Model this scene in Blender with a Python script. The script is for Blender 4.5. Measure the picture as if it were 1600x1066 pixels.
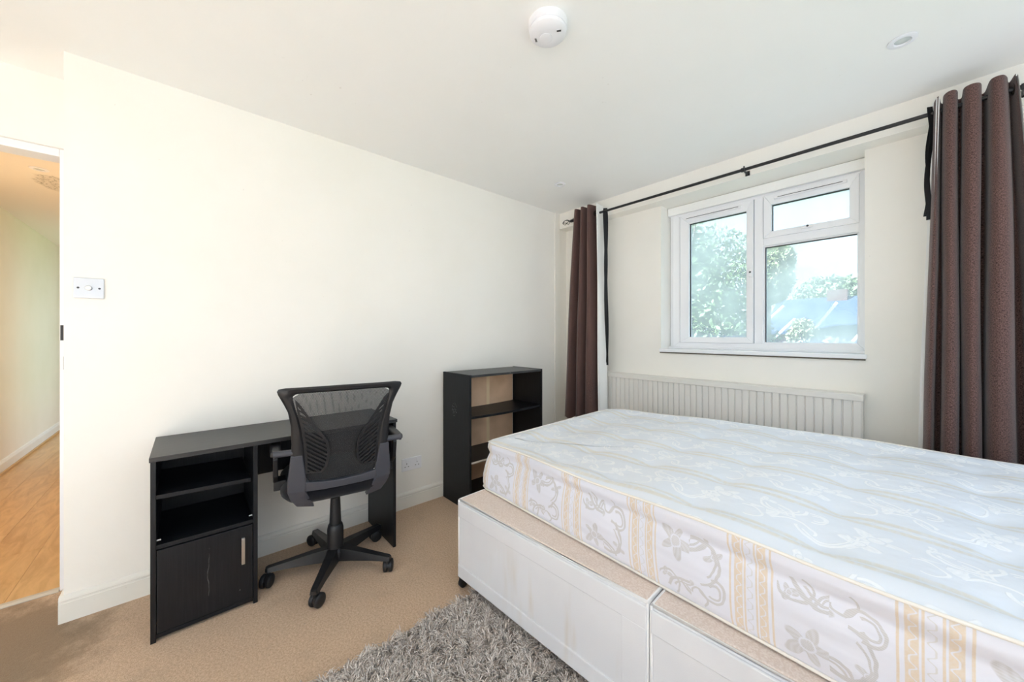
import bpy, bmesh, math, random
import numpy as np
from mathutils import Vector, Matrix
random.seed(7); rng = np.random.default_rng(7)
for o in list(bpy.data.objects): bpy.data.objects.remove(o)
S = bpy.context.scene; COL = S.collection
PI = math.pi; R = math.radians

# ------------------------------------------------------------------ camera
# measured from the photograph (1600 x 1066): focal 570 px, level camera, horizon at y = 523.5
TH = R(48.46); CAM = Vector((2.35, 0.0, 1.18))
cd = bpy.data.cameras.new('camera'); cam = bpy.data.objects.new('camera', cd); COL.objects.link(cam)
cd.sensor_width = 36; cd.sensor_fit = 'HORIZONTAL'; cd.lens = 570/1600*36
cd.shift_y = -(533-523.5)/1600; cd.clip_start = .02; cd.clip_end = 300
cam.location = CAM; cam.rotation_euler = (PI/2, 0, TH); S.camera = cam

# ------------------------------------------------------------------ world, sun, portals, exposure
W = bpy.data.worlds.new('sky'); S.world = W; W.use_nodes = True
wn = W.node_tree.nodes; wl = W.node_tree.links
bg = wn['Background']; tc = wn.new('ShaderNodeTexCoord'); sx = wn.new('ShaderNodeSeparateXYZ'); rp = wn.new('ShaderNodeValToRGB')
wl.new(tc.outputs['Generated'], sx.inputs[0]); wl.new(sx.outputs['Z'], rp.inputs[0]); wl.new(rp.outputs[0], bg.inputs[0])
rp.color_ramp.elements[0].position = .0; rp.color_ramp.elements[0].color = (.84, .93, 1, 1)
rp.color_ramp.elements[1].position = .8; rp.color_ramp.elements[1].color = (.62, .80, 1, 1)
bg.inputs[1].default_value = .62
sl = bpy.data.lights.new('sun', 'SUN'); sl.energy = 12.5; sl.angle = R(3); sl.color = (.88, .95, 1)
sun = bpy.data.objects.new('sun', sl); COL.objects.link(sun); sun.rotation_euler = Vector((.42, .50, -.70)).to_track_quat('-Z', 'Y').to_euler()
def portal(loc, rot, sx_, sy_):
    l = bpy.data.lights.new('portal', 'AREA'); l.shape = 'RECTANGLE'; l.size = sx_; l.size_y = sy_; l.cycles.is_portal = True
    o = bpy.data.objects.new('portal', l); COL.objects.link(o); o.location = loc; o.rotation_euler = rot
portal((1.55, 3.02, 1.6), (R(-90), 0, 0), 1.14, 1.06)      # the window in view
portal((1.8, -1.82, 1.25), (R(90), 0, 0), 1.9, 2.1)         # the unseen window added behind the camera for fill light
portal((2.98, .95, 1.475), (0, R(90), 0), 1.55, 3.1)        # the unseen window added over the bed head for fill light
portal((-4.05, -.33, 1.05), (R(-90), 0, 0), 1.3, 2.1)       # opening along the hall
S.view_settings.view_transform = 'Standard'; S.view_settings.look = 'None'
S.view_settings.gamma = 1; S.view_settings.use_curve_mapping = False
S.view_settings.exposure = 1.66
S.cycles.diffuse_bounces = 9; S.cycles.max_bounces = 14

# ------------------------------------------------------------------ helpers
class N:
    """a shader node socket with arithmetic"""
    def __init__(s, nt, sock): s.nt = nt; s.s = sock
    def _m(s, op, *a):
        n = s.nt.nodes.new('ShaderNodeMath'); n.operation = op
        for i, v in enumerate((s,)+a):
            if isinstance(v, N): s.nt.links.new(v.s, n.inputs[i])
            else: n.inputs[i].default_value = v
        return N(s.nt, n.outputs[0])
    def __add__(s, b): return s._m('ADD', b)
    __radd__ = __add__
    def __sub__(s, b): return s._m('SUBTRACT', b)
    def __rsub__(s, b): return (s*-1)+b
    def __mul__(s, b): return s._m('MULTIPLY', b)
    __rmul__ = __mul__
    def __truediv__(s, b): return s._m('DIVIDE', b)
    def sin(s): return s._m('SINE')
    def cos(s): return s._m('COSINE')
    def abs(s): return s._m('ABSOLUTE')
    def fract(s): return s._m('FRACT')
    def floor(s): return s._m('FLOOR')
    def sqrt(s): return s._m('SQRT')
    def max(s, b): return s._m('MAXIMUM', b)
    def min(s, b): return s._m('MINIMUM', b)
    def atan2(s, b): return s._m('ARCTAN2', b)
    def lt(s, b): return s._m('LESS_THAN', b)
    def gt(s, b): return s._m('GREATER_THAN', b)
    def step(s, a, b):
        n = s.nt.nodes.new('ShaderNodeMapRange'); n.interpolation_type = 'SMOOTHSTEP'
        s.nt.links.new(s.s, n.inputs[0]); n.inputs[1].default_value = a; n.inputs[2].default_value = b
        return N(s.nt, n.outputs[0])

class Mat:
    def __init__(s, name, col=(.8, .8, .8), rough=.5, metal=0, spec=.5, **kw):
        s.m = bpy.data.materials.new(name); s.m.use_nodes = True; s.nt = s.m.node_tree
        s.b = s.nt.nodes['Principled BSDF']
        s.b.inputs['Base Color'].default_value = (*col, 1); s.b.inputs['Roughness'].default_value = rough
        s.b.inputs['Metallic'].default_value = metal; s.b.inputs['Specular IOR Level'].default_value = spec
        for k, v in kw.items(): s.b.inputs[k.replace('_', ' ')].default_value = v
    def node(s, t): return s.nt.nodes.new(t)
    def link(s, a, b): s.nt.links.new(a.s if isinstance(a, N) else a, b)
    def coords(s, kind='Object'):
        t = s.node('ShaderNodeTexCoord'); return t.outputs[kind]
    def sep(s, vec):
        n = s.node('ShaderNodeSeparateXYZ'); s.link(vec, n.inputs[0]); return [N(s.nt, o) for o in n.outputs]
    def comb(s, x, y, z=0):
        n = s.node('ShaderNodeCombineXYZ')
        for i, v in enumerate((x, y, z)):
            if isinstance(v, N): s.link(v, n.inputs[i])
            else: n.inputs[i].default_value = v
        return n.outputs[0]
    def noise(s, vec, scale, detail=2, rough=.5, dist=0):
        n = s.node('ShaderNodeTexNoise'); s.link(vec, n.inputs['Vector'])
        n.inputs['Scale'].default_value = scale; n.inputs['Detail'].default_value = detail
        n.inputs['Roughness'].default_value = rough; n.inputs['Distortion'].default_value = dist
        return N(s.nt, n.outputs['Fac'])
    def mix(s, f, a, b):
        n = s.node('ShaderNodeMix'); n.data_type = 'RGBA'
        if isinstance(f, N): s.link(f, n.inputs[0])
        else: n.inputs[0].default_value = f
        for i, v in ((6, a), (7, b)):
            if isinstance(v, tuple): n.inputs[i].default_value = (*v, 1)
            else: s.link(v, n.inputs[i])
        return n.outputs[2]
    def scale(s, vec, x, y, z):
        n = s.node('ShaderNodeMapping'); s.link(vec, n.inputs[0]); n.inputs['Scale'].default_value = (x, y, z); return n.outputs[0]
    def color(s, c): s.link(c, s.b.inputs['Base Color'])
    def bump(s, h, strength=.3, dist=.01):
        n = s.node('ShaderNodeBump'); s.link(h, n.inputs['Height']); n.inputs['Strength'].default_value = strength
        n.inputs['Distance'].default_value = dist; s.link(n.outputs[0], s.b.inputs['Normal'])

def obj(name, me, mat=None, parent=None, loc=(0, 0, 0)):
    o = bpy.data.objects.new(name, me); COL.objects.link(o)
    if mat is not None and not len(me.materials): me.materials.append(mat.m if isinstance(mat, Mat) else mat)
    if parent is not None: o.parent = parent
    o.location = loc
    return o
def tag(o, label, cat=None, group=None, kind=None):
    o['label'] = label
    if cat: o['category'] = cat
    if group: o['group'] = group
    if kind: o['kind'] = kind
    return o
def thing(name, label, cat, loc=(0, 0, 0), rz=0, group=None):
    o = bpy.data.objects.new(name, None); COL.objects.link(o); o.empty_display_size = .1
    o.location = loc; o.rotation_euler = (0, 0, rz); tag(o, label, cat, group); return o
def struct(name, label, loc=None, me=None, mat=None):
    if me is None:
        o = bpy.data.objects.new(name, None); COL.objects.link(o); o.location = loc or (0, 0, 0)
    else: o = obj(name, me, mat)
    o['kind'] = 'structure'; o['label'] = label; return o

class MB:
    def __init__(s): s.bm = bmesh.new()
    def box(s, x0, x1, y0, y1, z0, z1, M=None):
        v = [s.bm.verts.new((x, y, z)) for z in (z0, z1) for y in (y0, y1) for x in (x0, x1)]
        if M is not None:
            for q in v: q.co = M @ q.co
        for f in ((0, 2, 3, 1), (4, 5, 7, 6), (0, 1, 5, 4), (2, 6, 7, 3), (0, 4, 6, 2), (1, 3, 7, 5)):
            s.bm.faces.new([v[i] for i in f])
        return s
    def prism(s, pts, fn, a, b):
        """polygon pts (2D) extruded between a and b; fn(u, v, w) -> xyz"""
        A = [s.bm.verts.new(fn(u, v, a)) for u, v in pts]; B = [s.bm.verts.new(fn(u, v, b)) for u, v in pts]
        s.bm.faces.new(A); s.bm.faces.new(B[::-1]); n = len(pts)
        for i in range(n): s.bm.faces.new([A[i], B[i], B[(i+1) % n], A[(i+1) % n]])
        return s
    def loft(s, rings, closed=True, caps=True):
        V = [[s.bm.verts.new(p) for p in r] for r in rings]
        for a, b in zip(V, V[1:]):
            n = len(a)
            for i in range(n if closed else n-1): s.bm.faces.new([a[i], a[(i+1) % n], b[(i+1) % n], b[i]])
        if caps and closed:
            s.bm.faces.new(V[0][::-1]); s.bm.faces.new(V[-1])
        return s
    def tube(s, pts, r, n=10, caps=True, closed=False):
        pts = [Vector(p) for p in pts]; rr = r if isinstance(r, (list, tuple)) else [r]*len(pts)
        rings = []; up = Vector((0, 0, 1)); k = len(pts)
        for i, p in enumerate(pts):
            if closed: t = (pts[(i+1) % k]-pts[i-1]).normalized()
            else: t = (pts[min(i+1, k-1)]-pts[max(i-1, 0)]).normalized()
            if i == 0:
                a = t.cross(up if abs(t.z) < .9 else Vector((1, 0, 0))).normalized()
            else: a = (a - t*a.dot(t)).normalized()
            b = t.cross(a)
            rings.append([p+(a*math.cos(j*2*PI/n)+b*math.sin(j*2*PI/n))*rr[i] for j in range(n)])
        if closed: rings.append(rings[0])
        return s.loft(rings, True, caps and not closed)
    def lathe(s, prof, c=(0, 0, 0), n=32, M=None):
        c = Vector(c); rings = []
        for r, z in prof:
            ring = [Vector((r*math.cos(j*2*PI/n), r*math.sin(j*2*PI/n), z)) for j in range(n)]
            rings.append([(M @ p if M is not None else p)+c for p in ring])
        return s.loft(rings)
    def grid(s, P):
        V = [[s.bm.verts.new(p) for p in r] for r in P]
        for a, b in zip(V, V[1:]):
            for i in range(len(a)-1): s.bm.faces.new([a[i], a[i+1], b[i+1], b[i]])
        return s
    def mesh(s, name, smooth=False, weld=False):
        if weld: bmesh.ops.remove_doubles(s.bm, verts=s.bm.verts, dist=1e-5)
        bmesh.ops.recalc_face_normals(s.bm, faces=s.bm.faces)
        me = bpy.data.meshes.new(name); s.bm.to_mesh(me); s.bm.free()
        if smooth:
            me.polygons.foreach_set('use_smooth', [True]*len(me.polygons))
            if smooth != True: me.set_sharp_from_angle(angle=R(smooth))
        return me
    def build(s, name, mat, parent=None, loc=(0, 0, 0), smooth=False, bevel=0, seg=2):
        o = obj(name, s.mesh(name, smooth), mat, parent, loc)
        if bevel:
            m = o.modifiers.new('bevel', 'BEVEL'); m.width = bevel; m.segments = seg; m.limit_method = 'ANGLE'; m.angle_limit = R(35)
        return o
def bx(name, mat, parent, x0, x1, y0, y1, z0, z1, bevel=0, loc=(0, 0, 0)):
    return MB().box(x0, x1, y0, y1, z0, z1).build(name, mat, parent, loc, bevel=bevel)
def catmull(pts, n):
    P = [np.array(p, float) for p in pts]; P = [2*P[0]-P[1]]+P+[2*P[-1]-P[-2]]; out = []
    m = len(P)-3
    for i in range(n):
        t = i/(n-1)*m; k = min(int(t), m-1); u = t-k; a, b, c, d = P[k:k+4]
        out.append(.5*((2*b)+(-a+c)*u+(2*a-5*b+4*c-d)*u*u+(-a+3*b-3*c+d)*u**3))
    return out

# ------------------------------------------------------------------ materials
def paint(name, col, rough=.6, mottle=.010, bump=.06):
    m = Mat(name, col, rough, spec=.25); c = m.coords()
    n = m.noise(c, 2.2, 3, .6)
    d = tuple(x*(1-mottle*2) for x in col[:2])+(col[2]*(1-mottle*3),)
    spots = m.noise(c, 55, 1).gt(.77)*m.noise(c, 3.0, 2).step(.5, .7)*.25
    m.color(m.mix(spots, m.mix(n.step(.3, .75), col, d), (.45, .42, .36)))
    m.bump(m.noise(c, 90, 3, .6), bump, .004); return m
M_wall = paint('cream_wall_paint', (.905, .882, .832))
M_ceil = paint('white_ceiling_paint', (.92, .922, .915), mottle=.006)
M_gloss = paint('white_gloss_wood', (.84, .825, .78), .35, .02, .03)
M_hallwall = paint('hall_wall_paint', (.86, .80, .70), .6, .02)
M_upvc = Mat('white_upvc', (.88, .89, .92), .25)
M_cover = paint('off_white_panel_paint', (.82, .80, .76), .5, .02, .03)

M_carpet = Mat('beige_carpet', rough=.95, spec=.1, Sheen_Weight=.2); c = M_carpet.coords()
g = M_carpet.noise(c, 420, 2, .6)*.5+M_carpet.noise(c, 120, 3, .7)*.5; g2 = M_carpet.noise(c, 5, 4, .65); x, y, z = M_carpet.sep(c)
base = M_carpet.mix(g.step(.36, .64), (.47, .315, .20), (.72, .535, .38))
base = M_carpet.mix(g2.step(.52, .75)*.35, base, (.40, .29, .20))
dark_patch = (((x-.15)/.55)*((x-.15)/.55)+((y+.62)/.42)*((y+.62)/.42)).sqrt()+(M_carpet.noise(c, 6, 4, .7)-.5)*1.1
base = M_carpet.mix((1-dark_patch.step(.55, 1.1))*.85, base, (.21, .145, .085))  # darker brown oval with a ragged edge near the doorway
base = M_carpet.mix(M_carpet.noise(c, 75, 1).gt(.76)*.35, base, (.25, .19, .15))
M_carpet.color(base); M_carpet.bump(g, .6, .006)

M_black = Mat('black_ash_veneer', rough=.42, spec=.35); c = M_black.coords()
gr = M_black.noise(M_black.scale(c, 60, 60, 2.5), 3, 4, .7)
M_black.color(M_black.mix(gr.step(.35, .75), (.004, .0045, .0065), (.009, .010, .013))); M_black.bump(gr, .12, .002)
M_blacktop = Mat('black_ash_worktop', rough=.38, spec=.5); c = M_blacktop.coords()
gr = M_blacktop.noise(M_blacktop.scale(c, 60, 2.5, 60), 3, 4, .7)
sp = M_blacktop.noise(c, 38, 1).gt(.79)*.35
M_blacktop.color(M_blacktop.mix(sp, M_blacktop.mix(gr.step(.35, .75), (.016, .016, .018), (.034, .034, .035)), (.4, .4, .38)))
M_door = Mat('scratched_black_door', rough=.4, spec=.35); c = M_door.coords(); x, y, z = M_door.sep(c)
gr = M_door.noise(M_door.scale(c, 60, 60, 2.5), 3, 4, .7)
wob = M_door.noise(M_door.comb(0, 0, z), 9, 2)*.03
scr = (y+.012-wob).abs().lt(.0016)*z.gt(.075)*z.lt(.27)*M_door.noise(c, 25, 3).step(.35, .6)*.18
scr = scr.max(M_door.noise(c, 42, 1).gt(.8)*.3)
M_door.color(M_door.mix(scr, M_door.mix(gr.step(.35, .75), (.005, .0055, .0075), (.010, .011, .014)), (.42, .42, .42))); M_door.bump(gr, .15, .002)
M_bside = Mat('bookcase_black', rough=.5, spec=.3); c = M_bside.coords(); x, y, z = M_bside.sep(c)
gr = M_bside.noise(M_bside.scale(c, 60, 60, 2.5), 3, 4, .7)
ch = (((x-.15)/.03)*((x-.15)/.03)+((z-.66)/.05)*((z-.66)/.05)).lt(1)*M_bside.noise(c, 110, 3, .7).gt(.6)*.6
M_bside.color(M_bside.mix(ch, M_bside.mix(gr.step(.35, .75), (.006, .007, .008), (.014, .015, .017)), (.55, .55, .53)))
M_hard = Mat('brown_hardboard', rough=.7); c = M_hard.coords(); x, y, z = M_hard.sep(c)
b1 = M_hard.mix(M_hard.noise(c, 7, 4).step(.3, .8), (.80, .54, .35), (.66, .42, .25))
M_hard.color(M_hard.mix((y-.40).abs().step(.012, .018)*-1+1, b1, (.86, .66, .42)))
M_rawedge = Mat('chipped_pale_edge', (.55, .50, .44), .7)
M_chrome = Mat('satin_chrome', (.72, .70, .68), .28, 1)
M_plate = Mat('brushed_steel_plate', (.62, .63, .66), .3, 1)
M_dark = Mat('dark_slot', (.03, .03, .035), .6)
M_blackmetal = Mat('black_metal', (.012, .011, .012), .35, 0)
M_strap = Mat('black_ribbon', (.008, .008, .010), .75)
M_plastic = Mat('charcoal_plastic', (.010, .010, .012), .42, spec=.5); c = M_plastic.coords(); M_plastic.bump(M_plastic.noise(c, 400, 2), .12, .001)
M_pgrey = Mat('dark_grey_plastic', (.050, .052, .066), .4, spec=.5); c = M_pgrey.coords(); M_pgrey.bump(M_pgrey.noise(c, 400, 2), .12, .001)
M_seat = Mat('black_seat_fabric', (.006, .006, .009), .85, spec=.2, Sheen_Weight=.15); c = M_seat.coords(); M_seat.bump(M_seat.noise(c, 500, 2), .3, .001)
M_white = Mat('white_plastic', (.87, .87, .89), .35)
M_alarm = Mat('alarm_plastic', (.84, .84, .88), .4)
M_lamp = Mat('frosted_lamp', (.60, .64, .64), .2)
M_rubber = Mat('black_rubber', (.01, .01, .012), .5)

def mesh_mat():
    m = Mat('black_mesh_net', (.018, .018, .02), .7); c = m.coords(); x, y, z = m.sep(c)
    w = (x*1050).sin()*(z*1050).sin()
    f = w.step(-.2, .6)*.62+.02
    t = m.node('ShaderNodeBsdfTransparent'); mx = m.node('ShaderNodeMixShader')
    m.link(f, mx.inputs[0]); m.link(m.b.outputs[0], mx.inputs[1]); m.link(t.outputs[0], mx.inputs[2])
    m.link(mx.outputs[0], m.nt.nodes['Material Output'].inputs[0]); return m
M_net = mesh_mat()

M_curtain = Mat('brown_woven_curtain', rough=.9, spec=.15, Sheen_Weight=.25); c = M_curtain.coords('UV'); u, v, _ = M_curtain.sep(c)
wv = (u*2100).sin()*.5+(v*2100).sin()*.5; nz = M_curtain.noise(M_curtain.scale(c, 130, 420, 1), 1, 2); nz2 = M_curtain.noise(M_curtain.scale(c, 420, 130, 1), 1, 2)
f = (nz*.5+nz2*.5+wv*.10)
M_curtain.color(M_curtain.mix(f.step(.36, .62), (.036, .018, .016), (.190, .108, .094))); M_curtain.bump(f, .5, .002)
M_lining = Mat('white_curtain_lining', (.86, .86, .85), .85, spec=.1)
M_baseTop = Mat('pinkish_divan_ticking', rough=.9, spec=.1); c = M_baseTop.coords()
M_baseTop.color(M_baseTop.mix(M_baseTop.noise(c, 220, 2).step(.35, .7), (.68, .57, .50), (.78, .69, .63))); M_baseTop.bump(M_baseTop.noise(c, 220, 2), .3, .002)
M_base = Mat('off_white_divan_fabric', rough=.7, spec=.2); c = M_base.coords(); x, y, z = M_base.sep(c)
st = M_base.noise(M_base.scale(c, 9, 9, 1.3), 1, 3, .6).step(.47, .66)*(((x-.55)/.36).abs()*-1+1).max(0)*((z-.19).abs()/.17*-1+1).max(0)
M_base.color(M_base.mix(st*.75, M_base.mix(M_base.noise(c, 3, 3).step(.3, .8), (.70, .71, .745), (.64, .65, .69)), (.50, .38, .23)))
M_base.bump(M_base.noise(c, 300, 2), .15, .002)
M_piping = Mat('cream_piping', (.80, .765, .71), .8)
M_pipew = Mat('white_piping', (.84, .83, .83), .8)

def floral(m, p, q, spec):
    """max of petal flowers and curled stems in a cell; p, q in metres; returns 0..1 mask"""
    out = None
    for it in spec:
        if it[0] == 'f':
            _, cx, cy, Rr, n, ph = it
            dx = p-cx; dy = q-cy; r = (dx*dx+dy*dy).sqrt(); a = dy.atan2(dx)
            e = (a*n+ph).cos()*.30+(a*2+1.1).cos()*.12+.70
            k = 1-(r/(e*Rr)).step(.88, 1.0)
            vein = (((a*(n*3)+(r*260)).sin())*.5+.5)*.35
            core = (r-Rr*.28).abs().step(.0, Rr*.07)
            k = k*(1-vein)*core
        else:
            _, cx, cy, Rr, w, a0, a1 = it
            dx = p-cx; dy = q-cy; r = (dx*dx+dy*dy).sqrt(); a = dy.atan2(dx)
            tt = (a-a0)/(a1-a0)
            rad = tt*(Rr*.35)+Rr*.75
            k = (1-((r-rad).abs()).step(w*.6, w))*tt.gt(0)*tt.lt(1)
        out = k if out is None else out.max(k)
    return out
def mattress_mats():
    # side: u along the length, v height; stripe groups every .295 m with a flower spray between
    m = Mat('damask_mattress_side', rough=.5, spec=.35, Sheen_Weight=.1); c = m.coords('UV'); u0, v, _ = m.sep(c)
    wob = (m.noise(c, 7, 2)-.5)*.012
    uu = ((u0-.045)/.295+.5); u = (uu.fract()-.5)*.295+wob*.5; row = uu.floor()
    au = u.abs()
    band = (1-(au-.027).abs().step(.0085, .0100))
    thin = (1-(au-.0455).abs().step(.0016, .0026)).max(1-(au-.0125).abs().step(.0014, .0024))
    ph = v*(2*PI/.026)
    scroll = 1-(((au-.027)-(ph.sin())*.0048-((ph*2).cos())*.0014).abs()).step(.0008, .0022)
    cs = 1-((u-(ph.sin())*.0050-((ph*2).cos())*.0016).abs()).step(.0007, .0020)
    gold = (band*(1-scroll*.85)).max(thin)
    p = ((uu+.5).fract()-.5)*.295+(m.noise(c, 16, 2)-.5)*.03; q = v-.11+(m.noise(c, 13, 2)-.5)*.03
    flip = ((row*.5).fract()*4-1)
    q = q*flip
    fl = floral(m, p, q, (('f', -.040, .048, .050, 5, .4), ('f', .062, -.048, .024, 4, 2.), ('f', -.070, -.050, .020, 3, .5), ('c', .015, -.030, .058, .0042, -2.9, 1.3), ('c', .018, -.036, .046, .0030, -2.7, 1.0), ('c', .0, -.10, .062, .0050, .3, 2.9), ('c', .0, -.095, .046, .0034, .5, 2.7), ('c', .058, .035, .032, .0044, -1.8, 2.8), ('c', .060, .037, .018, .0034, -2.6, 2.2), ('c', -.06, -.07, .034, .0036, -1., 3.), ('c', .02, .07, .024, .003, -3., 1.)))
    fl = fl*au.gt(.055)
    hatch = ((v*1500+u0*300).sin()*.5+.5)*.25
    colr = m.mix(fl*(.75-hatch), (.71, .735, .83), (.47, .465, .455))
    colr = m.mix(cs*au.lt(.011)*.6, colr, (.58, .57, .54))
    colr = m.mix(gold*(m.noise(c, 260, 2)*.5+.45), colr, (.68, .55, .38))
    m.color(colr)
    wr = m.noise(m.scale(c, 3.0, 13, 1), 1.0, 2, .5)
    m.bump(wr*1.0+fl*.02, .5, .03)
    # top: stripes along the length every .265 m, sprays between
    t = Mat('damask_mattress_top', rough=.45, spec=.4, Sheen_Weight=.1); c = t.coords('UV'); u, v0, _ = t.sep(c)
    vv = (v0/.265+.5); v = (vv.fract()-.5)*.265+(t.noise(c, 6, 2)-.5)*.012; row = vv.floor(); av = v.abs()
    gold = (1-(av-.021).abs().step(.006, .014)); ph = u*(2*PI/.05)
    sc = ((v-(ph.sin())*.005-((ph*2).cos())*.003).abs()).lt(.0022)
    gn = t.noise(t.scale(c, 90, 20, 1), 1, 2).step(.3, .6)*.5+.5
    uu = (u/.33+row*.37); p = (uu.fract()-.5)*.33+(t.noise(c, 15, 2)-.5)*.035; q = ((vv+.5).fract()-.5)*.265+(t.noise(c, 12, 2)-.5)*.03
    fl = floral(t, p, q, (('f', -.080, .015, .056, 5, 1.), ('f', .10, -.030, .040, 4, 2.), ('f', .02, .062, .022, 3, .7), ('c', .03, -.02, .065, .0042, -2.9, 1.4), ('c', .03, -.025, .052, .003, -2.6, 1.2), ('c', .05, .055, .055, .0045, -3.0, .2), ('c', .05, .050, .040, .003, -2.8, .0), ('c', -.02, -.06, .05, .0045, .1, 2.8), ('c', .13, .03, .03, .004, -1.5, 2.), ('c', -.12, -.05, .035, .0035, -2., 2.2), ('c', .135, .035, .018, .003, -2., 2.5)))
    fl = fl*av.gt(.04)
    colr = t.mix(fl*.85, (.79, .82, .875), (.93, .935, .95))
    colr = t.mix(gold*gn*.55, colr, (.74, .66, .50)); colr = t.mix(sc*av.lt(.013)*.7, colr, (.93, .91, .86))
    t.color(colr)
    t.bump(t.noise(c, 9, 3, .5)*1.0+fl*.08, .40, .02)
    return m, t
M_mside, M_mtop = mattress_mats()

def glass_mat(name, haze0, haze1, seed):
    m = Mat(name, (.9, .95, 1), .6); c = m.coords(); n = m.noise(m.scale(c, 2.4, 1, 2.4), 1, 2, .5)
    t = m.node('ShaderNodeBsdfTransparent'); t.inputs[0].default_value = (.92, .965, 1, 1)
    tl = m.node('ShaderNodeBsdfTranslucent'); tl.inputs[0].default_value = (.93, .97, 1, 1)
    gl = m.node('ShaderNodeBsdfGlossy'); gl.inputs['Roughness'].default_value = .02
    f = n.step(.3, .7)*(haze1-haze0)+haze0
    a = m.node('ShaderNodeMixShader'); m.link(f, a.inputs[0]); m.link(t.outputs[0], a.inputs[1]); m.link(tl.outputs[0], a.inputs[2])
    b = m.node('ShaderNodeMixShader'); b.inputs[0].default_value = .03; m.link(a.outputs[0], b.inputs[1]); m.link(gl.outputs[0], b.inputs[2])
    m.link(b.outputs[0], m.nt.nodes['Material Output'].inputs[0]); return m
M_glass1 = glass_mat('dusty_glass', .24, .46, 1)
M_glass2 = glass_mat('misted_glass', .16, .58, 2)

# ------------------------------------------------------------------ the room shell
XR = 2.95; YR = -1.80; H = 2.35; YB = 2.69; YW = 2.80; YO = 3.02; DX = -.27; YE = -.386
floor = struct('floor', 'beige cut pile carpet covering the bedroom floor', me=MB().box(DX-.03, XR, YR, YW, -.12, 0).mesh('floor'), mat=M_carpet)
ceil_ = struct('ceiling', 'plain white painted bedroom ceiling', me=MB().box(DX, XR+.2, YR-.2, YO, H, H+.2).mesh('ceiling'), mat=M_ceil)
wl_ = struct('wall_left', 'cream wall behind the desk, ending beside the doorway', me=MB().box(-.36, 0, YE, YO, -.12, H).mesh('wall_left'), mat=M_wall)
bx('pilaster', M_wall, wl_, 0, .012, 2.625, YB, 0, H)
m = MB(); m.box(0, XR, YB, YO, 2.203, H)                               # beam over the window
m.box(0, .97, YW, YO, -.12, 2.203); m.box(2.133, XR, YW, YO, -.12, 2.203); m.box(.97, 2.133, YW, YO, -.12, 1.046)
struct('wall_window', 'cream wall around the window with a shallow beam along its top', me=m.mesh('wall_window'), mat=M_wall)
struct('wall_right', 'white wall at the head of the bed', me=MB().box(XR, XR+.2, YR-.2, -.6, -.12, H).box(XR, XR+.2, 2.5, YO, -.12, H).box(XR, XR+.2, -.6, 2.5, -.12, .70).box(XR, XR+.2, -.6, 2.5, 2.25, H).mesh('wall_right'), mat=M_ceil)  # unseen wall kept white for neutral bounce, opened for the added window
m = MB(); m.box(DX-.1, .85, YR-.2, YR, -.12, H); m.box(2.75, XR, YR-.2, YR, -.12, H); m.box(.85, 2.75, YR-.2, YR, 2.3, H); m.box(.85, 2.75, YR-.2, YR, -.12, .2)
struct('wall_rear', 'cream wall behind the camera around a wide window added for fill light', me=m.mesh('wall_rear'), mat=M_wall)
w2 = struct('window_added_rear', 'tall white window added behind the camera for fill light', (1.8, YR-.1, .2))  # out of view, added to let in sun and sky fill
for a, b, c_, d in ((-.95, .95, 0, .05), (-.95, .95, 2.05, 2.1), (-.95, -.9, .05, 2.05), (.9, .95, .05, 2.05), (-.025, .025, .05, 2.05)):
    bx('frame_bar', M_upvc, w2, a, b, -.03, .03, c_, d)
w3 = struct('window_added_right', 'wide white window added over the head of the bed for fill light', (XR+.1, .95, .70))  # out of view, added so sky light reaches the desk wall and bed
for a, b, c_, d in ((-1.55, 1.55, 0, .05), (-1.55, 1.55, 1.5, 1.55), (-1.55, -1.5, .05, 1.5), (1.5, 1.55, .05, 1.5), (-.54, -.5, .05, 1.5), (.5, .54, .05, 1.5)):
    bx('frame_bar', M_upvc, w3, -.03, .03, a, b, c_, d)
m = MB(); m.box(-.40, DX, YR, YE, 2.035, H); m.box(-.40, DX, YR, -1.22, -.12, 2.035)
wd = struct('wall_door', 'cream wall over the doorway set back from the desk wall', me=m.mesh('wall_door'), mat=M_wall)
d1 = struct('door_1', 'white painted door lining around the open doorway to the hall', (DX-.06, -.83, 0))
bx('jamb', M_upvc, d1, -.06, .045, .385, .444, 0, 2.035, .003)
bx('jamb', M_upvc, d1, -.06, .045, -.40, -.34, 0, 2.035, .003)
bx('head', M_upvc, d1, -.06, .045, -.34, .385, 2.0, 2.035, .003)
tag(bx('strike_plate', M_dark, d1, .045, .048, .388, .404, 1.155, 1.225), 'dark metal strike plate')
tag(bx('latch_keep', M_dark, d1, .045, .048, .397, .404, 1.02, 1.08), 'small dark latch keep')
# baseboards
def skirting(name, label, pts, h=.108, t=.017):
    """pts: straight run along y at x=0, profile with a moulded top"""
    prof = [(0, 0), (t, 0), (t, h*.72), (t-.003, h*.74), (t-.003, h*.80), (t, h*.83), (t-.002, h*.90), (t*.45, h*.97), (0, h)]
    m = MB(); m.loft([[(p[0], yy, p[1]) for p in prof] for yy in pts]); return struct(name, label, me=m.mesh(name), mat=M_gloss)
skirting('baseboard_left', 'white moulded skirting board along the desk wall', (YE-.012, YB))
m = MB(); m.box(-.27, 0, YE-.014, YE, 0, .10); struct('trim_1', 'white skirting return at the end of the desk wall', me=m.mesh('trim_1'), mat=M_gloss)
m = MB(); prof = [(0, 0), (0, .003), (.012, .008), (.032, .008), (.045, .003), (.045, 0)]
m.loft([[(DX-.055+p[0], yy, p[1]+.0005) for p in prof] for yy in (-1.17, -.447)]); struct('trim_2', 'silver threshold strip between carpet and hall laminate', me=m.mesh('trim_2'), mat=Mat('threshold_metal', (.52, .50, .46), .55, .2))

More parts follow.
